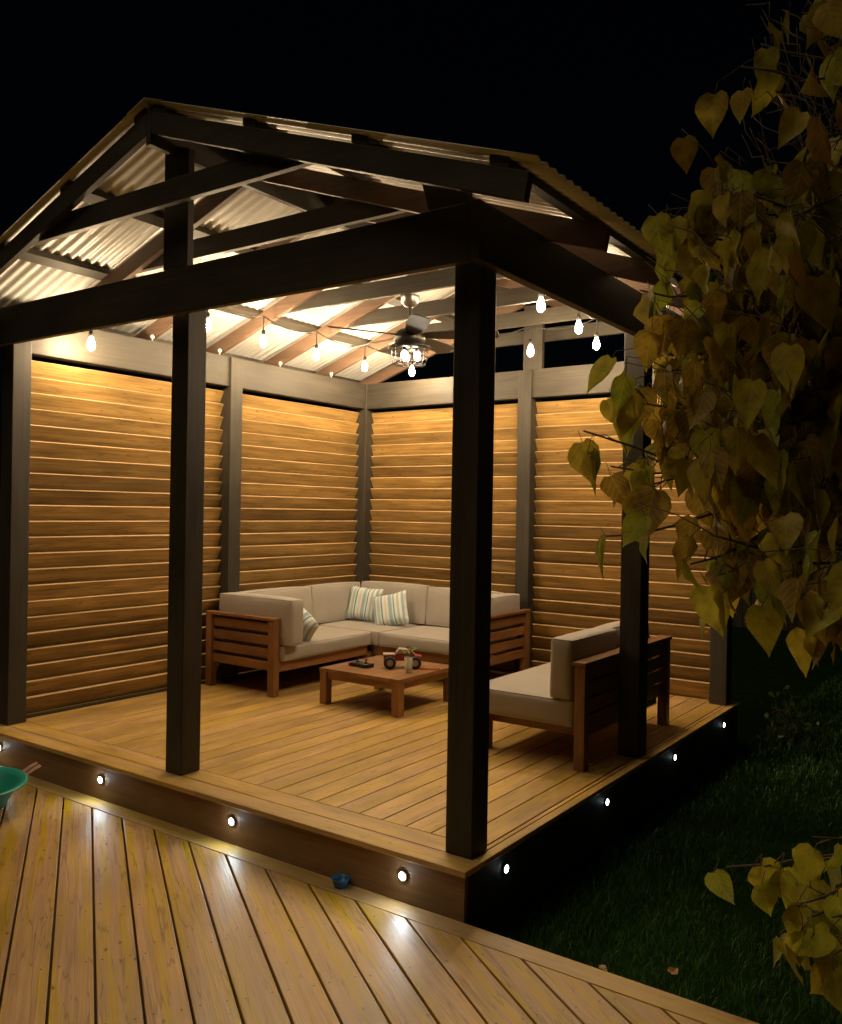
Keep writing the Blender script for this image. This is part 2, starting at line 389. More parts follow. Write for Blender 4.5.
# corrugated roof
ROOF, t, bs = newmat('galvanised_sheet'); N = t.nodes; L = t.links
tc = N.new('ShaderNodeTexCoord'); n = N.new('ShaderNodeTexVoronoi'); n.inputs['Scale'].default_value = 60; L.new(tc.outputs['Object'], n.inputs['Vector'])
n2 = N.new('ShaderNodeTexNoise'); n2.inputs['Scale'].default_value = 3; n2.inputs['Detail'].default_value = 6; L.new(tc.outputs['Object'], n2.inputs['Vector'])
mx = N.new('ShaderNodeMix'); mx.data_type = 'RGBA'; mx.inputs[6].default_value = (.52,.52,.50,1); mx.inputs[7].default_value = (.68,.68,.66,1)
ad = N.new('ShaderNodeMath'); ad.operation = 'MULTIPLY_ADD'; ad.inputs[1].default_value = .3; L.new(n.outputs['Color'], ad.inputs[0]); L.new(n2.outputs['Fac'], ad.inputs[2])
L.new(ad.outputs[0], mx.inputs[0]); L.new(mx.outputs[2], bs.inputs['Base Color']); bs.inputs['Roughness'].default_value = .42; bs.inputs['Metallic'].default_value = .15
for s in (-1, 1):
    b = bmesh.new(); pitch = .076; y0, y1 = -.315, YK[-1]+.14
    ny = int((y1-y0)/pitch*8); nx = 10; rows = []
    for i in range(ny+1):
        yy = y0+(y1-y0)*i/ny; dz = .0115*math.cos(2*math.pi*yy/pitch)
        rows.append([b.verts.new((XC+s*(.01+(2.40-.01)*j/nx), yy, zt(XC+s*(.01+(2.40-.01)*j/nx))+.0485+dz)) for j in range(nx+1)])
    for a, c in zip(rows, rows[1:]):
        for j in range(nx): b.faces.new((a[j], a[j+1], c[j+1], c[j]))
    o = put('roof_sheet', b, ROOF, gz, smooth=True)
    sd = o.modifiers.new('solid', 'SOLIDIFY'); sd.thickness = .0012
b = BM()
for s in (-1, 1):
    xa, xb = XC, XC+s*.15
    prism(b, [(xa, zt(xa)+.060), (xb, zt(xb)+.060), (xb, zt(xb)+.0615), (xa, zt(xa)+.0615)], 'y', -.317, YK[-1]+.15)
put('ridge_cap', b, ROOF, gz)
# louvre panels
def louvre(axis, a0, a1, pos, inward):
    b = BM(); wd = .137; th = .019; tl = R(25)
    for k in range(22):
        ztop = 2.572-k*.1156
        if ztop-wd*math.cos(tl) < .005: continue
        jt = random.gauss(0, 1.6)
        ti = tl+R(jt)
        top = (pos+inward*.030, ztop); bot = (top[0]-inward*wd*math.sin(ti), ztop-wd*math.cos(ti))
        ox, oz = -inward*th*math.cos(ti), th*math.sin(ti)
        P = [top, bot, (bot[0]+ox, bot[1]+oz), (top[0]+ox, top[1]+oz)]
        g0 = a0+.002; g1 = a1-.002
        prism(b, P, 'y' if axis == 'y' else 'x', g0, g1)
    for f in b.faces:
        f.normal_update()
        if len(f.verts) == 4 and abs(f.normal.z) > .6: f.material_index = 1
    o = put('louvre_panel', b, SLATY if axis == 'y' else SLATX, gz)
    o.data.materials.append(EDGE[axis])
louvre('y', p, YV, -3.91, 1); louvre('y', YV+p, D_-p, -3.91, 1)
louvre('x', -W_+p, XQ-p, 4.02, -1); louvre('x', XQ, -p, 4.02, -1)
# small boards under/over panels
b = BM(); box(b, -3.92, -3.88, p+.003, YV-.003, .002, .018); box(b, -3.92, -3.88, YV+p+.003, D_-p-.003, .002, .018)
put('bottom_rail', b, ST['y'], gz)

# ------------------------------------------------------------------ string lights
BULB = glow('bulb_filament_glow', (1.0, .73, .43), 860)
def bulb_proto(parent, pos, first=[None]):
    if first[0] is None:
        b = bmesh.new(); lathe(b, [(.007,.0),(.014,-.012),(.022,-.034),(.0265,-.056),(.0245,-.076),(.014,-.092),(.004,-.097)], seg=24)
        o = put('bulb', b, BULB, parent, smooth=True, local=True)
        b = bmesh.new(); lathe(b, [(.007,-.002),(.016,-.0),(.017,.03),(.014,.042),(.006,.05)], seg=16)
        s = put('socket', b, BLACK, o, smooth=True, local=True)
        first[0] = (o, s)
    else:
        o = first[0][0].copy(); C.objects.link(o); o.parent = parent
        s = first[0][1].copy(); C.objects.link(s); s.parent = o
    o.location = Vector(pos)-Vector(parent.location)
    return o
sl = thing('string_light', (-3.2, 2, 3.0), 'string of warm glowing bulbs looping under the gazebo rafters from side to side', 'string lights')
bz = .04
bulbs = [(-3.60,.48,2.765), (-3.10,1.13,2.965), (-3.20,1.81,2.965), (-3.24,2.50,2.965), (-3.25,3.20,2.965), (-2.98,3.60,2.955),
         (-1.50,3.27,2.965), (-.90,3.27,2.965), (-.735,2.58,2.955), (-.63,1.78,2.945)]
# recompute on the photographed sight lines at the measured heights
for q in bulbs: bulb_proto(sl, (q[0], q[1], q[2]))
b = bmesh.new()
def droop(b, p0, p1, sag, r=.005, n=8):
    p0 = Vector(p0); p1 = Vector(p1)
    tube(b, [p0.lerp(p1, i/n)+Vector((0,0,-sag*4*(i/n)*(1-i/n))) for i in range(n+1)], r, 6)
prev = None
for q in bulbs:
    top = Vector(q)+Vector((0,0,.05)); hi = Vector((q[0], q[1], min(zt(q[0])-TH-.005, q[2]+.16)))
    tube(b, [top, hi], .005, 6)
    if prev is not None: droop(b, prev, hi, .05)
    prev = hi
droop(b, prev, (-.05, .62, 2.93), .06); 
put('cord', b, BLACK, sl)
# hooks over the side beams
for x, ys in ((.0, (.60, 1.43, 2.30)), (-3.83, (1.19, 1.90, 2.65, 3.38))):
    for y in ys:
        b = bmesh.new(); z = BZ1+.002
        lathe(b, [(.005,0),(.005,.018),(.014,.022),(.018,.034),(.014,.047),(.004,.052)], (x+.035 if x > -1 else x, y, z+(.003 if x > -1 else 0)), 14)
        put('cord_hook', b, WHITE, sl, smooth=True)

# ------------------------------------------------------------------ ceiling fan
FX, FY = -1.935, 2.12
fan = thing('ceiling_fan', (FX, FY, 3.19), 'dark five blade ceiling fan with caged light kit hanging under the gazebo ridge', 'ceiling fan')
b = bmesh.new(); lathe(b, [(.012,-.085),(.04,-.08),(.068,-.05),(.075,-.012),(.075,0)], (FX, FY, 3.193), 28); put('canopy', b, GREYM, fan, smooth=True)
b = bmesh.new(); lathe(b, [(.012,0),(.012,.24)], (FX, FY, 2.90), 14); put('down_rod', b, METAL, fan)
b = bmesh.new(); lathe(b, [(.06,-.02),(.11,0),(.125,.03),(.12,.075),(.08,.105),(.03,.12)], (FX, FY, 2.825), 32); put('motor', b, METAL, fan, smooth=True)
BLADE = wood('fan_blade', (.035,.026,.019), (.055,.042,.03), 'x', rough=.6, knots=0, spread=.05, bump=.1)
for k, a in enumerate((-47, 25, 97, 169, 241)):
    b = BM(); pts = [(.10,-.035),(.17,-.055),(.38,-.075),(.62,-.078),(.68,-.06),(.69,0),(.68,.06),(.62,.078),(.38,.075),(.17,.055),(.10,.035)]
    prism(b, pts, 'z', -.004, .004, .5)
    bmesh.ops.rotate(b, verts=b.verts, matrix=Matrix.Rotation(R(-14), 3, 'X'))
    bmesh.ops.rotate(b, verts=b.verts, matrix=Matrix.Rotation(R(a), 3, 'Z'))
    bmesh.ops.translate(b, verts=b.verts, vec=(FX, FY, 2.888)); put('blade', b, BLADE, fan)
b = bmesh.new(); lathe(b, [(.165,0),(.168,.008),(.13,.03),(.06,.04)], (FX, FY, 2.79), 32); put('light_plate', b, METAL, fan, smooth=True)
b = bmesh.new()
for k in range(14):
    a = 2*math.pi*k/14; pr = [(.138,2.79),(.138,2.70),(.125,2.665),(.05,2.655)]
    tube(b, [(FX+r_*math.cos(a), FY+r_*math.sin(a), z_) for r_, z_ in pr], .0028, 5)
for rr, zz in ((.138,2.765),(.1385,2.72),(.125,2.666),(.05,2.655)):
    tube(b, [(FX+rr*math.cos(2*math.pi*i/36), FY+rr*math.sin(2*math.pi*i/36), zz) for i in range(37)], .003, 5)
put('cage', b, METAL, fan)
FBULB = glow('fan_bulb_glow', (1.0, .84, .64), 60)
for k in range(3):
    a = 2*math.pi*k/3+.5
    b = bmesh.new(); lathe(b, [(.008,.06),(.02,.045),(.026,.02),(.02,-.005),(.006,-.015)], (FX+.062*math.cos(a), FY+.062*math.sin(a), 2.71), 16)
    o = put('fan_bulb', b, FBULB, fan, smooth=True)
    b = bmesh.new(); lathe(b, [(.014,0),(.014,.035)], (FX+.062*math.cos(a), FY+.062*math.sin(a), 2.772-.02+.005), 12); put('bulb_holder', b, METAL, o)

# ------------------------------------------------------------------ seating
def cushion(name, parent, x0, x1, y0, y1, z0, z1, puff=.015, lean=None, mat=None, label=None, r=.020):
    """rounded box cushion with puffed faces"""
    b = bmesh.new(); nx = max(4, int((x1-x0)/.09)); ny = max(4, int((y1-y0)/.09)); nz = max(3, int((z1-z0)/.05))
    bmesh.ops.create_cube(b, size=1)
    bmesh.ops.subdivide_edges(b, edges=b.edges[:], cuts=7, use_grid_fill=True)
    cx, cy, cz = (x0+x1)/2, (y0+y1)/2, (z0+z1)/2; sx, sy, sz = (x1-x0)/2, (y1-y0)/2, (z1-z0)/2
    sd = random.random()*50
    for v in b.verts:
        u = v.co*2
        u = Vector([math.copysign(1-(1-min(1, abs(k_)))**2.1, k_) for k_ in u])
        def g(t): return 1-min(1, abs(t))**4
        q = Vector((u.x*sx, u.y*sy, u.z*sz))
        # rounding of edges
        c_ = Vector((max(-sx+r, min(sx-r, q.x)), max(-sy+r, min(sy-r, q.y)), max(-sz+r, min(sz-r, q.z))))
        d = q-c_
        if d.length > 1e-6: q = c_+d.normalized()*min(r, d.length)
        pf = puff*(1+.4*noise.noise(Vector((q.x*3+sd, q.y*3, q.z*3))))
        q.x += math.copysign(pf*g(u.y)*g(u.z), u.x)*(abs(u.x) > .99)
        q.y += math.copysign(pf*g(u.x)*g(u.z), u.y)*(abs(u.y) > .99)
        q.z += math.copysign(pf*g(u.x)*g(u.y), u.z)*(abs(u.z) > .99)
        v.co = q
    ex, ey, ez, k_ = sx-.27*r, sy-.27*r, sz-.27*r, r*.9
    for zz in (-ez, ez):
        pth = []
        for (ax, ay, a0_) in ((1,1,0),(-1,1,90),(-1,-1,180),(1,-1,270)):
            for da in (0, 30, 60, 90):
                a_ = R(a0_+da); pth.append((ax*(ex-k_)+k_*math.cos(a_), ay*(ey-k_)+k_*math.sin(a_), zz))
        pth.append(pth[0]); dens = []
        for p0_, p1_ in zip(pth, pth[1:]):
            dens.append(p0_)
        dens.append(pth[-1]); tube(b, dens, .0048, 6)
    if lean is not None: bmesh.ops.rotate(b, verts=b.verts, matrix=Euler(lean).to_matrix(), cent=(0,0,-sz))
    bmesh.ops.translate(b, verts=b.verts, vec=(cx, cy, cz))
    return put(name, b, mat or CUSH, parent, smooth=True, sub=1, label=label)
sofa = thing('corner_sofa', (-3.43, 3.46, 0), 'L shaped teak corner sofa with taupe cushions against the louvred walls', 'sofa')
lg = .068
def leg(parent, x, y, z1, m=None): 
    b = BM(); box(b, x, x+lg, y, y+lg, .001, z1); return put('leg', b, m or TEAK['z'], parent, bevel=.003)
# left end frame at y=1.8 (x -3.83..-3.01), right end frame at x=-1.78 (y 3.06..3.86)
leg(sofa, -3.835, 1.80, .618); leg(sofa, -3.085, 1.80, .618)
leg(sofa, -1.85, 3.07, .618); leg(sofa, -1.85, 3.81, .618)
leg(sofa, -3.085, 3.02, .22); leg(sofa, -3.835, 3.81, .60)
b = BM(); box(b, -3.84, -3.01, 1.796, 1.872, .62, .645); put('arm_top', b, TEAK['x'], sofa, bevel=.004)
b = BM(); box(b, -1.854, -1.778, 3.065, 3.885, .62, .645); put('arm_top', b, TEAK['y'], sofa, bevel=.004)
b = BM()
for z0 in (.21, .315, .42, .525): box(b, -3.766, -3.086, 1.822, 1.846, z0, z0+.072)
put('arm_slats', b, TEAK['x'], sofa, bevel=.003)
b = BM()
for z0 in (.21, .315, .42, .525): box(b, -1.826, -1.802, 3.139, 3.809, z0, z0+.072)
put('arm_slats', b, TEAK['y'], sofa, bevel=.003)
b = BM(); box(b, -3.045, -3.02, 1.87, 3.02, .20, .285); box(b, -3.80, -3.776, 1.87, 3.80, .20, .285); put('seat_rail', b, TEAK['y'], sofa, bevel=.003)
b = BM(); box(b, -3.0, -1.852, 3.075, 3.10, .20, .285); box(b, -3.77, -1.852, 3.83, 3.855, .20, .285); put('seat_rail', b, TEAK['x'], sofa, bevel=.003)
b = BM()
for k in range(9): yy = 1.9+k*.125; box(b, -3.775, -3.046, yy, yy+.07, .262, .284)
put('seat_slats', b, TEAK['x'], sofa)
b = BM()
for k in range(15): xx = -3.74+k*.125; box(b, xx, xx+.07, 3.102, 3.829, .262, .284)
put('seat_slats', b, TEAK['y'], sofa)
b = BM()
for z0 in (.42, .53): box(b, -3.835, -3.812, 1.87, 3.80, z0, z0+.07)
put('back_slats', b, TEAK['y'], sofa, bevel=.003)
b = BM()
for z0 in (.42, .53): box(b, -3.77, -1.852, 3.86, 3.88, z0, z0+.07)
put('back_slats', b, TEAK['x'], sofa, bevel=.003)
cushion('seat_cushion', sofa, -3.76, -2.98, 1.876, 3.04, .288, .415, .012)
cushion('seat_cushion', sofa, -3.76, -2.905, 3.042, 3.80, .288, .418, .012)
cushion('seat_cushion', sofa, -2.90, -1.862, 3.03, 3.80, .288, .415, .012)
cushion('back_cushion', sofa, -3.80, -3.62, 2.04, 2.95, .425, .79, .012, (0, R(-6), 0))
cushion('back_cushion', sofa, -3.80, -3.62, 2.96, 3.70, .425, .79, .012, (0, R(-6), 0))
cushion('back_cushion', sofa, -3.66, -2.83, 3.66, 3.83, .425, .80, .012, (R(-6), 0, 0))
cushion('back_cushion', sofa, -2.82, -2.02, 3.66, 3.83, .425, .79, .012, (R(-6), 0, 0))
cushion('arm_cushion', sofa, -3.77, -2.90, 1.88, 2.03, .42, .795, .012, (0, 0, 0))
cushion('arm_cushion', sofa, -2.02, -1.864, 3.08, 3.84, .42, .785, .012, (0, 0, 0))

# loveseat with its back to the lawn
lv = thing('loveseat', (-.55, 2.25, 0), 'teak two seat sofa with its back to the lawn beside the right gazebo post', 'loveseat')
leg(lv, -.222, 1.51, .625); leg(lv, -.222, 2.93, .625); leg(lv, -.94, 1.60, .22); leg(lv, -.94, 2.86, .22)
b = BM(); box(b, -.236, -.146, 1.50, 3.008, .627, .652); put('back_top_rail', b, TEAK['y'], lv, bevel=.004)
b = BM()
for z0 in (.23, .33, .43, .53): box(b, -.20, -.178, 1.58, 2.928, z0, z0+.085)
put('back_slats', b, TEAK['y'], lv, bevel=.003)
b = BM(); box(b, -.93, -.905, 1.67, 2.86, .16, .24); put('seat_rail', b, TEAK['y'], lv, bevel=.003); b = BM(); box(b, -.245, -.224, 1.60, 2.92, .16, .24); put('seat_rail', b, TEAK['y'], lv, bevel=.003)
b = BM(); box(b, -.904, -.246, 1.70, 1.725, .16, .24); put('seat_rail', b, TEAK['x'], lv, bevel=.003); b = BM(); box(b, -.904, -.246, 2.82, 2.845, .16, .24); put('seat_rail', b, TEAK['x'], lv, bevel=.003)
b = BM()
for k in range(9): yy = 1.73+k*.125; box(b, -.904, -.246, yy, yy+.07, .215, .238)
put('seat_slats', b, TEAK['x'], lv)
cushion('seat_cushion', lv, -.985, -.245, 1.545, 2.97, .243, .405, .010)
cushion('back_cushion', lv, -.405, -.255, 1.53, 2.23, .41, .775, .012, (0, R(1), 0))
cushion('back_cushion', lv, -.43, -.26, 2.25, 2.95, .41, .765, .014, (0, R(-7), 0))

# pillows
def pillow(loc, rot, label, w_=.36, h_=.34, th=.13):
    b = bmesh.new(); n_ = 12
    g = [[[None]*(n_+1) for _ in range(n_+1)] for s in (0, 1)]
    for s in (0, 1):
        for i in range(n_+1):
            for j in range(n_+1):
                u = i/n_*2-1; v = j/n_*2-1
                e = max(0, (1-u**4)*(1-v**4))**.55
                k_ = 1-.06*(1-abs(v)**2)*abs(u)**3; l_ = 1-.06*(1-abs(u)**2)*abs(v)**3
                g[s][i][j] = b.verts.new((u*w_/2*k_, (1 if s else -1)*(th/2*e), v*h_/2*l_+.006*noise.noise(Vector((u*2, v*2, s*3)))))
    for s in (0, 1):
        for i in range(n_):
            for j in range(n_): b.faces.new((g[s][i][j], g[s][i+1][j], g[s][i+1][j+1], g[s][i][j+1]))
    bmesh.ops.remove_doubles(b, verts=b.verts, dist=.0005)
    o = put('throw_pillow', b, STRIPE, local=True, smooth=True)
    o.location = loc; o.rotation_euler = rot
    return tag(o, label, 'pillow', 'striped pillows on the corner sofa')
pillow((-3.45, 3.50, .600), (R(-14), R(4), R(12)), 'upright striped pillow standing near the inner corner of the sofa')
pillow((-3.09, 3.46, .570), (R(-24), R(-14), R(22)), 'slumped striped pillow leaning in the sofa back, right of the upright one')
pillow((-3.12, 2.20, .545), (R(14), R(38), R(8)), 'striped pillow half hidden behind the left arm cushion of the sofa')

# ------------------------------------------------------------------ coffee table
tb = thing('coffee_table', (-2.21, 2.26, 0), 'low square teak coffee table on the deck with toys on it', 'table')
TX0, TX1, TY0, TY1, TZ = -2.60, -1.81, 1.89, 2.66, .285
b = BM()
nb = 8
for k in range(nb): x0 = TX0+(TX1-TX0)*k/nb; box(b, x0+(.0008 if k else 0), x0+(TX1-TX0)/nb-(.0008 if k < nb-1 else 0), TY0, TY1, TZ-.03, TZ)
put('tabletop', b, TEAK['y'], tb, bevel=.002)
for x in (TX0+.004, TX1-.072):
    for y in (TY0+.004, TY1-.072):
        b = BM(); box(b, x, x+.068, y, y+.068, .001, TZ-.031); put('leg', b, TEAK['z'], tb, bevel=.003)
b = BM()
for y in (TY0+.02, TY1-.045): box(b, TX0+.074, TX1-.074, y, y+.024, TZ-.085, TZ-.032)
for x in (TX0+.02, TX1-.045): box(b, x, x+.024, TY0+.074, TY1-.074, TZ-.085, TZ-.032)
put('apron', b, TEAK['x'], tb, bevel=.002)

# toy truck
RED = plain('red_paint', (.28,.03,.025), .35); CREAM = plain('cream_plastic', (.42,.33,.30), .4); RUB = plain('tyre_rubber', (.02,.02,.02), .8)
TRX, TRY = -2.10, 2.32
tk = thing('toy_truck', (TRX, TRY, TZ), 'toy monster truck with big black tyres and red cream body on the table', 'toy truck', rz=R(38))
b = BM(); prism(b, [(-.15,.06),(.15,.06),(.155,.095),(.10,.105),(.06,.145),(-.03,.15),(-.06,.105),(-.15,.10)], 'y', -.045, .045); put('body', b, RED, tk, bevel=.006, local=True)
b = BM(); prism(b, [(-.055,.118),(.058,.118),(.035,.1505),(-.028,.154)], 'y', -.047, .047); put('cab_window', b, CREAM, tk, bevel=.002, local=True)
b = BM(); box(b, -.155, -.062, -.047, .047, .101, .112); put('cargo_bed', b, CREAM, tk, bevel=.002, local=True)
for sx in (-.10, .10):
    for sy in (-.075, .075):
        b = bmesh.new(); lathe(b, [(.03,-.025),(.045,-.022),(.05,-.01),(.05,.01),(.045,.022),(.03,.025)], seg=18)
        bmesh.ops.rotate(b, verts=b.verts, matrix=Matrix.Rotation(R(90), 3, 'X'))
        o = put('wheel', b, RUB, tk, smooth=False, local=True); o.location = (sx, sy, .051)
        b = bmesh.new(); lathe(b, [(.026,-.0265),(.012,-.02),(.012,.02),(.026,.0265)], seg=14)
        bmesh.ops.rotate(b, verts=b.verts, matrix=Matrix.Rotation(R(90), 3, 'X')); put('rim', b, GREYM, o, local=True)
# remote controller
rc = thing('toy_controller', (-2.37, 2.14, TZ), 'black toy radio controller lying beside the toy truck', 'controller', rz=R(-8))
b = BM(); prism(b, [(-.10,-.03),(-.07,-.06),(-.03,-.045),(.03,-.045),(.07,-.06),(.10,-.03),(.095,.05),(-.095,.05)], 'z', .002, .032); put('body', b, BLACK, rc, bevel=.008, local=True)
for sx in (-.05, .05):
    b = bmesh.new(); lathe(b, [(.016,0),(.014,.006),(.006,.01),(.006,.026),(.012,.032)], (sx, 0, .032), 14); put('joystick', b, RUB, rc, local=True, smooth=True)
b = bmesh.new(); lathe(b, [(.0,.0),(.015,.004),(.02,.018),(.015,.032),(.0,.037)][1:-1], (0,0,0), 16)
o = put('toy_ball', b, RED, local=True, smooth=True); o.location = (-2.47, 2.12, TZ+.0-.003); tag(o, 'small red toy ball at the left of the black controller', 'ball')
# glass with mint
gl = thing('drinking_glass', (-1.93, 2.17, TZ), 'clear drinking glass holding a mint sprig near the table edge', 'glass')
GLM, t, bs = newmat('clear_glass'); bs.inputs['Roughness'].default_value = .05; bs.inputs['Base Color'].default_value = (.85,.87,.82,1); bs.inputs['Alpha'].default_value = .30
b = bmesh.new(); lathe(b, [(.026,.001),(.030,.004),(.034,.12),(.031,.12),(.027,.012),(.004,.010)], seg=24, capt=True); put('glass', b, GLM, gl, local=True, smooth=True)
b = bmesh.new(); lathe(b, [(.0255,.013),(.0275,.045)], seg=20); put('drink', b, plain('amber_drink', (.55,.45,.28), .1), gl, local=True, smooth=True)
MINT = plain('mint_leaf', (.07,.22,.04), .5)
mt = thing('mint_sprig', (-1.93, 2.17, TZ+.016), 'green mint sprig standing in the drinking glass', 'herb')
b = bmesh.new()
for k in range(4):
    a = k*1.7; tube(b, [(0,0,0),(.010*math.cos(a),.010*math.sin(a),.08),(.028*math.cos(a),.028*math.sin(a),.14)], .0015, 5)
put('stem', b, MINT, mt, local=True)
b = bmesh.new()
for k in range(22):
    a = random.uniform(0, 6.28); r_ = random.uniform(.005, .055); z_ = random.uniform(.10, .19); d = Vector((math.cos(a), math.sin(a), random.uniform(-.2,.8))).normalized()
    s_ = d.cross(Vector((0,0,1))).normalized(); c_ = Vector((r_*math.cos(a), r_*math.sin(a), z_)); l_ = random.uniform(.024, .042)
    v = [b.verts.new(c_-d*l_/2), b.verts.new(c_+s_*l_*.35+Vector((0,0,.003))), b.verts.new(c_+d*l_/2), b.verts.new(c_-s_*l_*.35+Vector((0,0,.003)))]
    b.faces.new(v)
put('leaves', b, MINT, mt, local=True)
o = BM(); prism(o, [(-.08,-.008),(.07,-.008),(.09,0),(.07,.008),(-.08,.008)], 'z', 0, .012)
o = put('toy_crayon', o, plain('orange_plastic', (.6,.16,.03), .4), bevel=.002, local=True); o.location = (-1.88, 2.38, TZ+.001); o.rotation_euler.z = R(35)
tag(o, 'orange toy crayon lying on the right side of the coffee table', 'crayon')
# yellow toy on the loveseat far corner
YEL = plain('yellow_cloth', (.62,.47,.10), .8)
b = bmesh.new(); n_ = 14; g = []
for i in range(n_+1):
    row = []
    for j in range(n_+1):
        u = i/n_-.5; v = j/n_-.5; row.append(b.verts.new((u*.16, v*.22, .012+.03*abs(noise.noise(Vector((u*6+3, v*6, 1))))*2*(1-abs(2*u)**3)*(1-abs(2*v)**3)+.004)))
    g.append(row)
for i in range(n_):
    for j in range(n_): b.faces.new((g[i][j], g[i+1][j], g[i+1][j+1], g[i][j+1]))
o = put('cloth', b, YEL, local=True, smooth=True); o.location = (-.86, 2.74, .407); sd = o.modifiers.new('solid', 'SOLIDIFY'); sd.thickness = .006
tag(o, 'crumpled yellow cloth left on the far seat corner of the loveseat', 'cloth')

# ------------------------------------------------------------------ things on the lower deck
TEAL = plain('teal_plastic', (.015,.22,.17), .3, noise_amt=.1); BLUE = plain('blue_plastic', (.02,.11,.24), .35, noise_amt=.1)
tub = thing('plastic_tub', (-3.02, -.72, LOW), 'shallow teal green plastic tub standing at the left edge of the lower deck', 'tub')
b = bmesh.new(); lathe(b, [(.20,.003),(.25,.02),(.315,.13),(.36,.150),(.364,.144),(.325,.122),(.33,.118)][:5]+[(.364,.156),(.345,.158),(.305,.135),(.24,.03),(.19,.014)], seg=48); put('bowl', b, TEAL, tub, local=True, smooth=True)
b = bmesh.new(); a0 = R(75)
for da in (-.10, .10):
    c_ = Vector((.35*math.cos(a0+da), .35*math.sin(a0+da), .15)); d = Vector((math.cos(a0), math.sin(a0), 0))
    tube(b, [c_, c_+d*.05+Vector((0,0,.03)), c_+d*.09+Vector((0,0,.045))], .009, 8)
put('handle', b, plain('tan_rope', (.42,.22,.13), .8), tub, local=True)
b = bmesh.new(); lathe(b, [(.018,.001),(.030,.004),(.040,.035),(.046,.043),(.044,.045),(.037,.038),(.027,.010),(.010,.007)], seg=28)
o = put('small_bowl', b, BLUE, local=True, smooth=True); o.location = (-.622, -.155, LOW+.002); tag(o, 'little blue plastic bowl beside the gazebo step', 'bowl')

# ------------------------------------------------------------------ ground and grass
GRM = plain('soil_and_turf', (.007,.018,.004), 1.0, noise_amt=.6, scale=7, bump=.4); GRM.node_tree.nodes['Principled BSDF'].inputs['Specular IOR Level'].default_value = 0
b = bmesh.new(); bmesh.ops.create_grid(b, x_segments=160, y_segments=160, size=80)
for v in b.verts: v.co.z = GR+.02*noise.noise(Vector((v.co.x*.6, v.co.y*.6, 0)))-.02
o = put('ground', b, GRM, local=True, smooth=True); tag(o, 'dark lawn ground around the decks', kind='structure')
def leafmat(name, cols, trans=.45, rough=.5):
    m, t, bs = newmat(name); N = t.nodes; L = t.links
    a = N.new('ShaderNodeAttribute'); a.attribute_name = 'rnd'
    cr = N.new('ShaderNodeValToRGB'); e = cr.color_ramp.elements; e[0].color = rgb(cols[0]); e[1].color = rgb(cols[-1])
    for i, c in enumerate(cols[1:-1]): q = e.new((i+1)/(len(cols)-1)); q.color = rgb(c)
    L.new(a.outputs['Fac'], cr.inputs[0])
    tc = N.new('ShaderNodeTexCoord'); n = N.new('ShaderNodeTexNoise'); n.inputs['Scale'].default_value = 22; n.inputs['Detail'].default_value = 5; L.new(tc.outputs['Object'], n.inputs['Vector'])
    mr = N.new('ShaderNodeMapRange'); mr.inputs[1].default_value = .3; mr.inputs[2].default_value = .7; mr.inputs[3].default_value = .6; mr.inputs[4].default_value = 1.3; L.new(n.outputs['Fac'], mr.inputs[0])
    sc = N.new('ShaderNodeVectorMath'); sc.operation = 'SCALE'; L.new(cr.outputs[0], sc.inputs[0]); L.new(mr.outputs[0], sc.inputs['Scale'])
    uv = N.new('ShaderNodeUVMap'); uv.uv_map = 'vein'; sx = N.new('ShaderNodeSeparateXYZ'); L.new(uv.outputs[0], sx.inputs[0])
    def mth(op, a_, b_=None):
        q = N.new('ShaderNodeMath'); q.operation = op
        for i_, v_ in ((0, a_), (1, b_)):
            if v_ is None: continue
            if isinstance(v_, (int, float)): q.inputs[i_].default_value = v_
            else: L.new(v_, q.inputs[i_])
        return q.outputs[0]
    fr = mth('ABSOLUTE', mth('SUBTRACT', mth('FRACT', mth('MULTIPLY', mth('SUBTRACT', sx.outputs[0], mth('MULTIPLY', sx.outputs[1], .75)), 6.0)), .5))
    side = mth('LESS_THAN', fr, .06); mid_ = mth('LESS_THAN', sx.outputs[1], .018)
    vein = mth('MULTIPLY', mth('MAXIMUM', side, mid_), .55 if trans > .35 else 0.0)
    old = sc; sc = N.new('ShaderNodeMix'); sc.data_type = 'RGBA'; L.new(vein, sc.inputs[0]); L.new(old.outputs[0], sc.inputs[6]); sc.inputs[7].default_value = rgb([min(1, c_*1.5+.03) for c_ in cols[0]])
    sc_out = sc.outputs[2]
    L.new(sc_out, bs.inputs['Base Color']); bs.inputs['Roughness'].default_value = rough
    tr = N.new('ShaderNodeBsdfTranslucent'); L.new(sc_out, tr.inputs[0])
    ms = N.new('ShaderNodeMixShader'); ms.inputs[0].default_value = trans
    L.new(bs.outputs[0], ms.inputs[1]); L.new(tr.outputs[0], ms.inputs[2]); L.new(ms.outputs[0], t.nodes['Material Output'].inputs[0])
    return m
GRASS = leafmat('grass_blade', [(.032,.10,.018),(.055,.14,.024),(.085,.155,.03)], .3)
b = BM(); ly = b.faces.layers.float['rnd']
def blade(x, y, h, wd):
    a = random.uniform(0, 6.28); dx, dy = math.cos(a), math.sin(a); ln = random.uniform(.2, .8)*h; la = random.uniform(0, 6.28)
    zz = GR-.022; lx, lyy = math.cos(la)*ln, math.sin(la)*ln
    v = [b.verts.new((x-dx*wd, y-dy*wd, zz)), b.verts.new((x+dx*wd, y+dy*wd, zz)), b.verts.new((x+lx*.4+dx*wd*.7, y+lyy*.4+dy*wd*.7, zz+h*.6)),
         b.verts.new((x+lx*.4-dx*wd*.7, y+lyy*.4-dy*wd*.7, zz+h*.6)), b.verts.new((x+lx, y+lyy, zz+h))]
    r_ = random.random()
    f = b.faces.new((v[0], v[1], v[2], v[3])); f[ly] = r_; f = b.faces.new((v[3], v[2], v[4])); f[ly] = r_
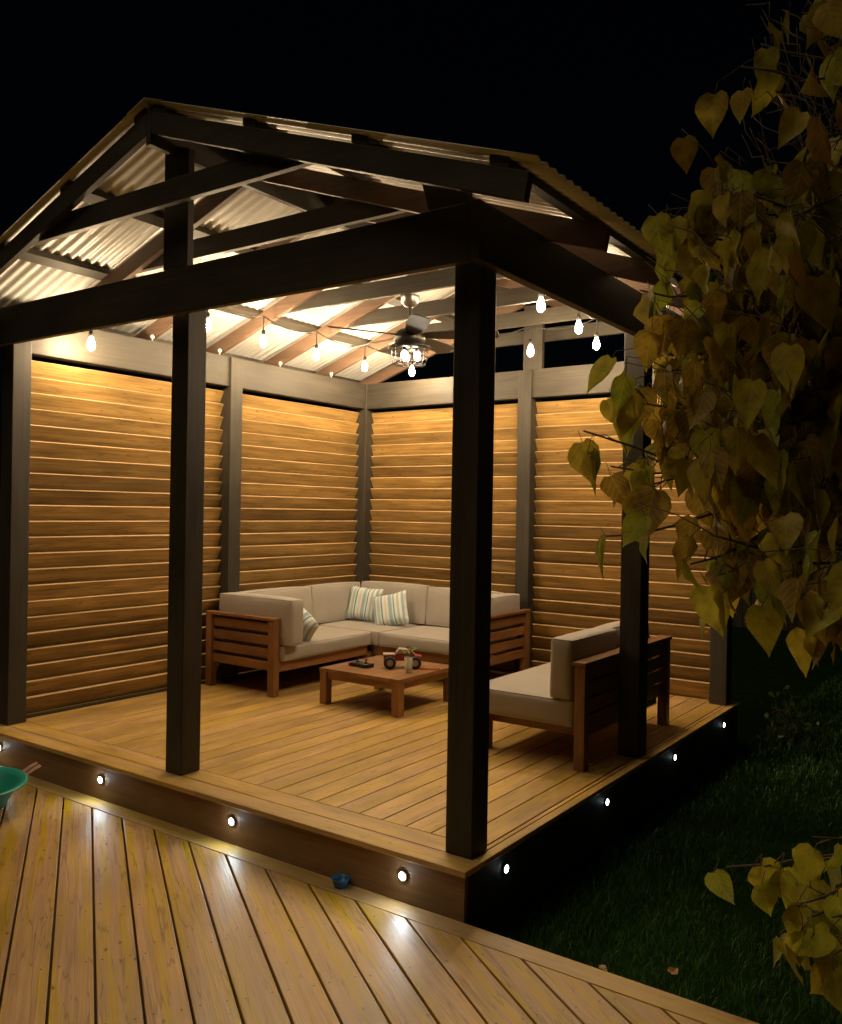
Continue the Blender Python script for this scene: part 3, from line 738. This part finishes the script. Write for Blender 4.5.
for i in range(72000):
    u = random.random(); 
    x = .05+random.random()**1.25*5.5; y = -.09+random.random()**1.5*11
    if x > 2.4 and random.random() < .55: continue
    nz = noise.noise(Vector((x*1.7, y*1.7, 5)))
    if nz < -.35 and random.random() < .6: continue
    h = random.uniform(.03, .075)*(1+.6*nz); wd = .0022+.0009*y*.5
    blade(x, y, h, wd)
o = put('grass', b, GRASS, recalc=False); tag(o, 'short green grass of the lawn right of the deck', 'grass', kind='stuff')
# fallen leaves on the lawn
FALL = leafmat('fallen_leaf', [(.30,.15,.04),(.35,.22,.05),(.20,.09,.03)], .2)

# ------------------------------------------------------------------ leaves
def leaf(b, c, tipdir, nrm, size, fold, curl, r, wide=None):
    """heart shaped leaf hanging from c along tipdir"""
    wide = wide or random.uniform(.33, .42); lyu = b.loops.layers.uv.get('vein') or b.loops.layers.uv.new('vein'); ws = random.random()*40; wv_ = random.uniform(.02, .09); bend = random.gauss(0, .10)
    ly = b.faces.layers.float['rnd']; d = tipdir.normalized(); s = d.cross(nrm).normalized(); n_ = s.cross(d)
    prof = [(.0,.0),(-.06,.20),(.04,.40),(.20,.50),(.40,.46),(.60,.33),(.78,.17),(.90,.06),(1.0,.0)]
    def P(t_, w_):
        k = abs(w_)
        return c+d*size*(t_-curl*.25*t_*t_*0)+s*size*(w_*wide*2+bend*t_*t_)+n_*size*(fold*k-curl*t_*t_*.35+wv_*k*2*math.sin(ws+t_*9+w_*4))
    mid = []; 
    ts = [max(0, q[0]) for q in prof]
    mid = [b.verts.new(P(tt if i else 0, 0)) for i, tt in enumerate([0, .04, .12, .24, .42, .60, .78, .90, 1.0])]
    for sg in (-1, 1):
        edge = [mid[0]]+[b.verts.new(P(tt, sg*ww)) for tt, ww in prof[1:-1]]+[mid[-1]]
        for i in range(8):
            vs = [mid[i], mid[i+1], edge[i+1], edge[i]] if i and i < 7 else ([mid[0], mid[1], edge[1]] if i == 0 else [mid[7], mid[8], edge[7]])
            f = b.faces.new(vs if sg > 0 else vs[::-1]); f[ly] = r
            TS = [0, .04, .12, .24, .42, .60, .78, .90, 1.0]
            for lp in f.loops:
                vv = lp.vert
                if vv in mid: lp[lyu].uv = (TS[mid.index(vv)], 0)
                else:
                    ii = edge.index(vv); lp[lyu].uv = (prof[ii][0], prof[ii][1])
BARK = plain('dark_bark', (.11,.08,.058), .85, noise_amt=.4, scale=40, bump=.6)
YLEAF = leafmat('autumn_leaf', [(.30,.34,.03),(.46,.41,.035),(.52,.40,.045),(.42,.26,.035),(.30,.18,.03)], .42, .55)
GLEAF = leafmat('green_leaf', [(.06,.12,.02),(.09,.16,.025),(.13,.18,.03)], .4, .45)

def rv(a=1): return Vector((random.uniform(-a,a), random.uniform(-a,a), random.uniform(-a,a)))
def wander(p0, p1, n, amp):
    p0 = Vector(p0); p1 = Vector(p1); o = []
    ph = rv(9)
    for i in range(n+1):
        t_ = i/n; e = math.sin(math.pi*t_)
        o.append(p0.lerp(p1, t_)+amp*(e*.7+.3*t_)*Vector((noise.noise(ph+Vector((t_*3,0,0))), noise.noise(ph+Vector((0,t_*3,0))), noise.noise(ph+Vector((0,0,t_*3)))))*1.6)
    return o
def tree():
    base = Vector((2.05, .55, GR-.03))
    root = thing('autumn_tree', base, 'tree with large yellowing heart shaped leaves hanging in front of the gazebo', 'tree')
    tb_ = bmesh.new(); lb = BM()
    top = Vector((1.95, .35, 3.6)); trunk = wander(base, top, 14, .12); tube(tb_, trunk, .065, 10, .022)
    def along(u): 
        f_ = max(0, min(13.99, u*14)); i = int(f_); return trunk[i].lerp(trunk[i+1], f_-i)
    def hang(c, big=1.0, r=None):
        d = Vector((random.gauss(0,.28), random.gauss(0,.28), -1)); a = random.gauss(-.9, 1.0)
        n_ = Vector((math.sin(a), -math.cos(a), random.gauss(0,.25)))
        sz = random.uniform(.10, .155)*big
        st = c+Vector((random.gauss(0,.015), random.gauss(0,.015), -random.uniform(.015,.05)))
        tube(tb_, [c, st], .0012, 4)
        leaf(lb, st, d, n_, sz, random.uniform(-.05,.35), random.uniform(-.2,.5), random.random() if r is None else r)
    # (start fraction on trunk, target u, v, depth, leaves, sub twigs)
    limbs = [
        (.50, (578,448,2.75), 7, .35), (.50, (606,480,2.75), 6, .4), (.50, (600,545,2.7), 2, .2), (.52, (655,470,2.6), 16, 1), (.50, (700,545,2.4), 12, 1), (.48, (760,560,2.25), 14, 1), (.46, (830,590,2.2), 14, 1),
        (.58, (640,400,2.9), 16, 1), (.60, (690,340,2.7), 22, 1), (.60, (740,430,2.4), 24, 1), (.58, (800,470,2.3), 22, 1),
        (.66, (700,215,2.7), 9, .6), (.66, (705,300,2.8), 22, 1), (.68, (770,250,2.5), 24, 1), (.68, (830,260,2.4), 24, 1), (.64, (790,340,2.4), 24, 1), (.62, (850,390,2.4), 22, 1),
        (.78, (745,95,2.7), 4, .35), (.80, (800,110,2.5), 5, .7), (.76, (820,170,2.4), 12, 1), (.86, (835,60,2.6), 3, .6), (.74, (790,200,2.6), 10, 1), (.92, (790,20,2.9), 5, .4),
        (.72, (870,150,2.6), 8, 1), (.60, (880,300,2.5), 16, 1), (.56, (900,480,2.4), 16, 1), (.50, (640,505,2.7), 5, .5), (.64, (745,365,2.55), 22, 1),
        (.66, (725,270,2.6), 18, 1), (.62, (770,400,2.35), 18, 1), (.72, (800,235,2.35), 16, 1), (.62, (660,345,2.85), 12, 1), (.58, (690,420,2.6), 16, 1)]
    limbs += [(.60,(640,420,2.85),12,.6),(.60,(665,330,2.8),16,.8),(.62,(700,240,2.7),16,.8),(.66,(700,200,2.75),10,.6),(.58,(680,460,2.6),16,.9),(.58,(720,410,2.5),18,1),
        (.66,(668,235,2.75),14,.7),(.64,(650,300,2.8),14,.8),(.66,(690,255,2.7),20,1),(.66,(730,205,2.6),14,.8),(.64,(720,330,2.6),22,1),(.62,(670,380,2.75),20,1),
        (.50,(700,590,2.35),9,.5),(.49,(735,600,2.3),10,.6),(.48,(770,610,2.25),12,.6),(.47,(810,600,2.2),12,.6),(.46,(840,620,2.2),8,.5),(.55,(740,500,2.4),16,1),(.55,(800,520,2.3),16,1),
        (.70,(815,290,2.4),20,1),(.60,(720,470,2.5),16,1),(.60,(780,330,2.45),22,1),(.84,(765,55,2.8),4,.5)]
    for f0, (u, v, dd), nl, dens in limbs:
        s0 = along(f0); e = at(u, v-18, dd)
        pts = wander(s0, e, 12, .16); tube(tb_, pts, .012, 6, .003)
        for k in range(int(nl*1.5)):
            i = random.uniform(.55, 1.0)*12; a = int(min(i, 11.99)); c = pts[a].lerp(pts[a+1], i-a)
            off = Vector((random.gauss(0,.085), random.gauss(0,.085), random.gauss(.01,.075)))*(.5+.6*dens)
            tip = c+off; tube(tb_, [c, c+off*.5+Vector((0,0,.012)), tip], .0022, 4, .0012)
            hang(tip)
        hang(e)
    # low branch at the bottom right
    s0 = along(.18)
    for (u, v, dd, nl) in ((720,868,2.15,3), (765,880,2.1,6), (800,905,2.05,9), (832,930,2.0,12), (822,850,2.1,4), (838,900,2.05,6), (830,965,1.95,9), (845,985,1.95,8), (790,930,2.05,6)):
        e = at(u, v-10, dd); pts = wander(s0, e, 10, .10); tube(tb_, pts, .008, 6, .0025)
        for k in range(nl):
            i = random.uniform(.78, 1.0)*10; a = int(min(i, 9.99)); c = pts[a].lerp(pts[a+1], i-a); off = rv(.045); tube(tb_, [c, c+off], .0018, 4); hang(c+off, .82, random.uniform(0,.4))
        hang(e, .8, random.uniform(0, .3))
    # bare twigs
    for k in range(26):
        e = at(random.uniform(640,760), random.uniform(180,330), random.uniform(2.6,3.2)); s0 = e+Vector((random.uniform(.1,.35), random.uniform(-.1,.1), -random.uniform(.15,.4)))
        tube(tb_, wander(s0, e, 5, .05), .003, 4, .001)
    for k in range(46):
        e = at(random.uniform(740,842), random.uniform(0,140), random.uniform(2.6,3.2)); s0 = e+Vector((random.uniform(.05,.3), random.uniform(-.1,.1), -random.uniform(.15,.5)))
        tube(tb_, wander(s0, e, 6, .06), .003, 4, .001)
    put('trunk', tb_, BARK, root, smooth=True)
    put('crown', lb, YLEAF, root, smooth=True, recalc=False)
tree()
def shrub(base, ztop, spreadxy, nst, nlv, size, mat, label, name='shrub', bare=0, lift=.35):
    root = thing(name, base, label, 'shrub' if name == 'shrub' else 'plant'); sb = bmesh.new(); lb = BM(); base = Vector(base)
    for k in range(nst):
        a = random.uniform(0, 6.28); r_ = random.random()**.6; top = base+Vector((math.cos(a)*r_*spreadxy[0], math.sin(a)*r_*spreadxy[1], (ztop-base.z)*random.uniform(.72, 1.0)))
        pts = wander(base+rv(.05), top, 9, .18); pts[0].z = base.z; tube(sb, pts, .010, 5, .002)
        for j in range(int(nlv/nst)):
            i = random.uniform(lift, 1)*9; q = int(min(i, 8.99)); c = pts[q].lerp(pts[q+1], i-q)+rv(.09)
            leaf(lb, c, Vector((random.gauss(0,.6), random.gauss(0,.6), -.6)), rv(1)+Vector((0,-.4,.4)), size*random.uniform(.7,1.3), random.uniform(0,.3), random.uniform(-.2,.4), random.random(), .36)
        if bare:
            for j in range(bare):
                i = random.uniform(.6, 1)*9; q = int(min(i, 8.99)); c = pts[q]; tube(sb, wander(c, c+Vector((random.gauss(0,.1), random.gauss(0,.1), random.uniform(.12,.34))), 4, .03), .0028, 4, .001)
    put('stem', sb, BARK, root, smooth=True); put('foliage', lb, mat, root, smooth=True, recalc=False)
def slim_tree():
    base = Vector((1.72, 1.25, GR-.03)); root = thing('slim_tree', base, 'slim tree with smaller dark green leaves and bare twigs behind the yellowing leaves', 'tree')
    sb = bmesh.new(); lb = BM(); trunk = wander(base, (1.66, 1.2, 2.9), 10, .1); tube(sb, trunk, .04, 8, .015)
    for k in range(26):
        s0 = trunk[random.randint(5, 9)]; e = Vector((random.gauss(.80,.13), random.gauss(.75,.25), random.uniform(1.75, 2.55)))
        pts = wander(s0, e, 10, .16); tube(sb, pts, .008, 5, .002)
        for j in range(26):
            i = random.uniform(.6, 1)*10; q = int(min(i, 9.99)); c = pts[q].lerp(pts[q+1], i-q)+rv(.08)
            leaf(lb, c, Vector((random.gauss(0,.6), random.gauss(0,.6), -.8)), rv(1)+Vector((0,-.5,.3)), random.uniform(.045,.085), random.uniform(0,.3), random.uniform(-.2,.4), random.random(), .34)
        for j in range(4):
            c = pts[random.randint(6, 10)]; tube(sb, wander(c, c+Vector((random.gauss(0,.1), random.gauss(0,.1), random.uniform(.15,.42))), 4, .03), .0028, 4, .001)
    put('trunk', sb, BARK, root, smooth=True); put('crown', lb, GLEAF, root, smooth=True, recalc=False)
slim_tree()
shrub((.28, 4.75, GR-.03), -.02, (.16, .16), 7, 70, .05, GLEAF, 'low leafy plant at the far right corner of the deck', 'garden_plant', lift=.3)
shrub((.95, 7.2, GR-.03), .15, (.30, .25), 9, 90, .08, FALL, 'low brownish plant in the dark at the back of the lawn', 'garden_plant', lift=.3)
# fallen leaves, each one
k = 0
for (x, y) in ((.66,.12),(.80,.30),(.54,.18),(1.1,1.2),(1.25,2.5),(1.15,4.2),(1.0,1.9),(1.45,3.1)):
    b = BM(); leaf(b, Vector((0,0,0)), Vector((1,random.uniform(-.4,.4),0)), Vector((0,0,1)), random.uniform(.04,.055), .15, -.2, random.random())
    o = put('fallen_leaf', b, FALL, local=True, recalc=False); o.location = (x, y, GR+.028); o.rotation_euler = (random.uniform(-.3,.3), random.uniform(-.3,.3), random.uniform(0,6.28))
    tag(o, 'dry brown fallen leaf lying on the dark lawn', 'leaf', 'fallen leaves on the lawn')

# ------------------------------------------------------------------ back fence far behind, hardly visible
FENCE = wood('fence_board', (.05,.04,.03), (.08,.06,.045), 'z', rough=.8, knots=.2, spread=.2)
fn = thing('garden_fence', (0, 12.5, GR), 'dark vertical board fence at the far end of the garden', 'fence')
b = BM()
for k in range(150):
    x = -11+k*.15; box(b, x, x+.14, 12.5, 12.52, GR-.03, 1.35+random.uniform(-.01,.01))
put('board_panel', b, FENCE, fn)
for k in range(10):
    b = BM(); x = -11+k*2.4; box(b, x, x+.1, 12.525, 12.625, GR-.03, 1.42); put('fence_post', b, FENCE, fn)

# ------------------------------------------------------------------ render settings
S.render.engine = 'CYCLES'
S.cycles.use_denoising = True
S.cycles.max_bounces = 8; S.cycles.diffuse_bounces = 5; S.cycles.glossy_bounces = 3; S.cycles.transmission_bounces = 6
S.cycles.sample_clamp_indirect = 6; S.cycles.use_light_tree = True
S.cycles.caustics_reflective = False; S.cycles.caustics_refractive = False
S.view_settings.view_transform = 'Standard'; S.view_settings.look = 'None'; S.view_settings.gamma = 1; S.view_settings.exposure = .25
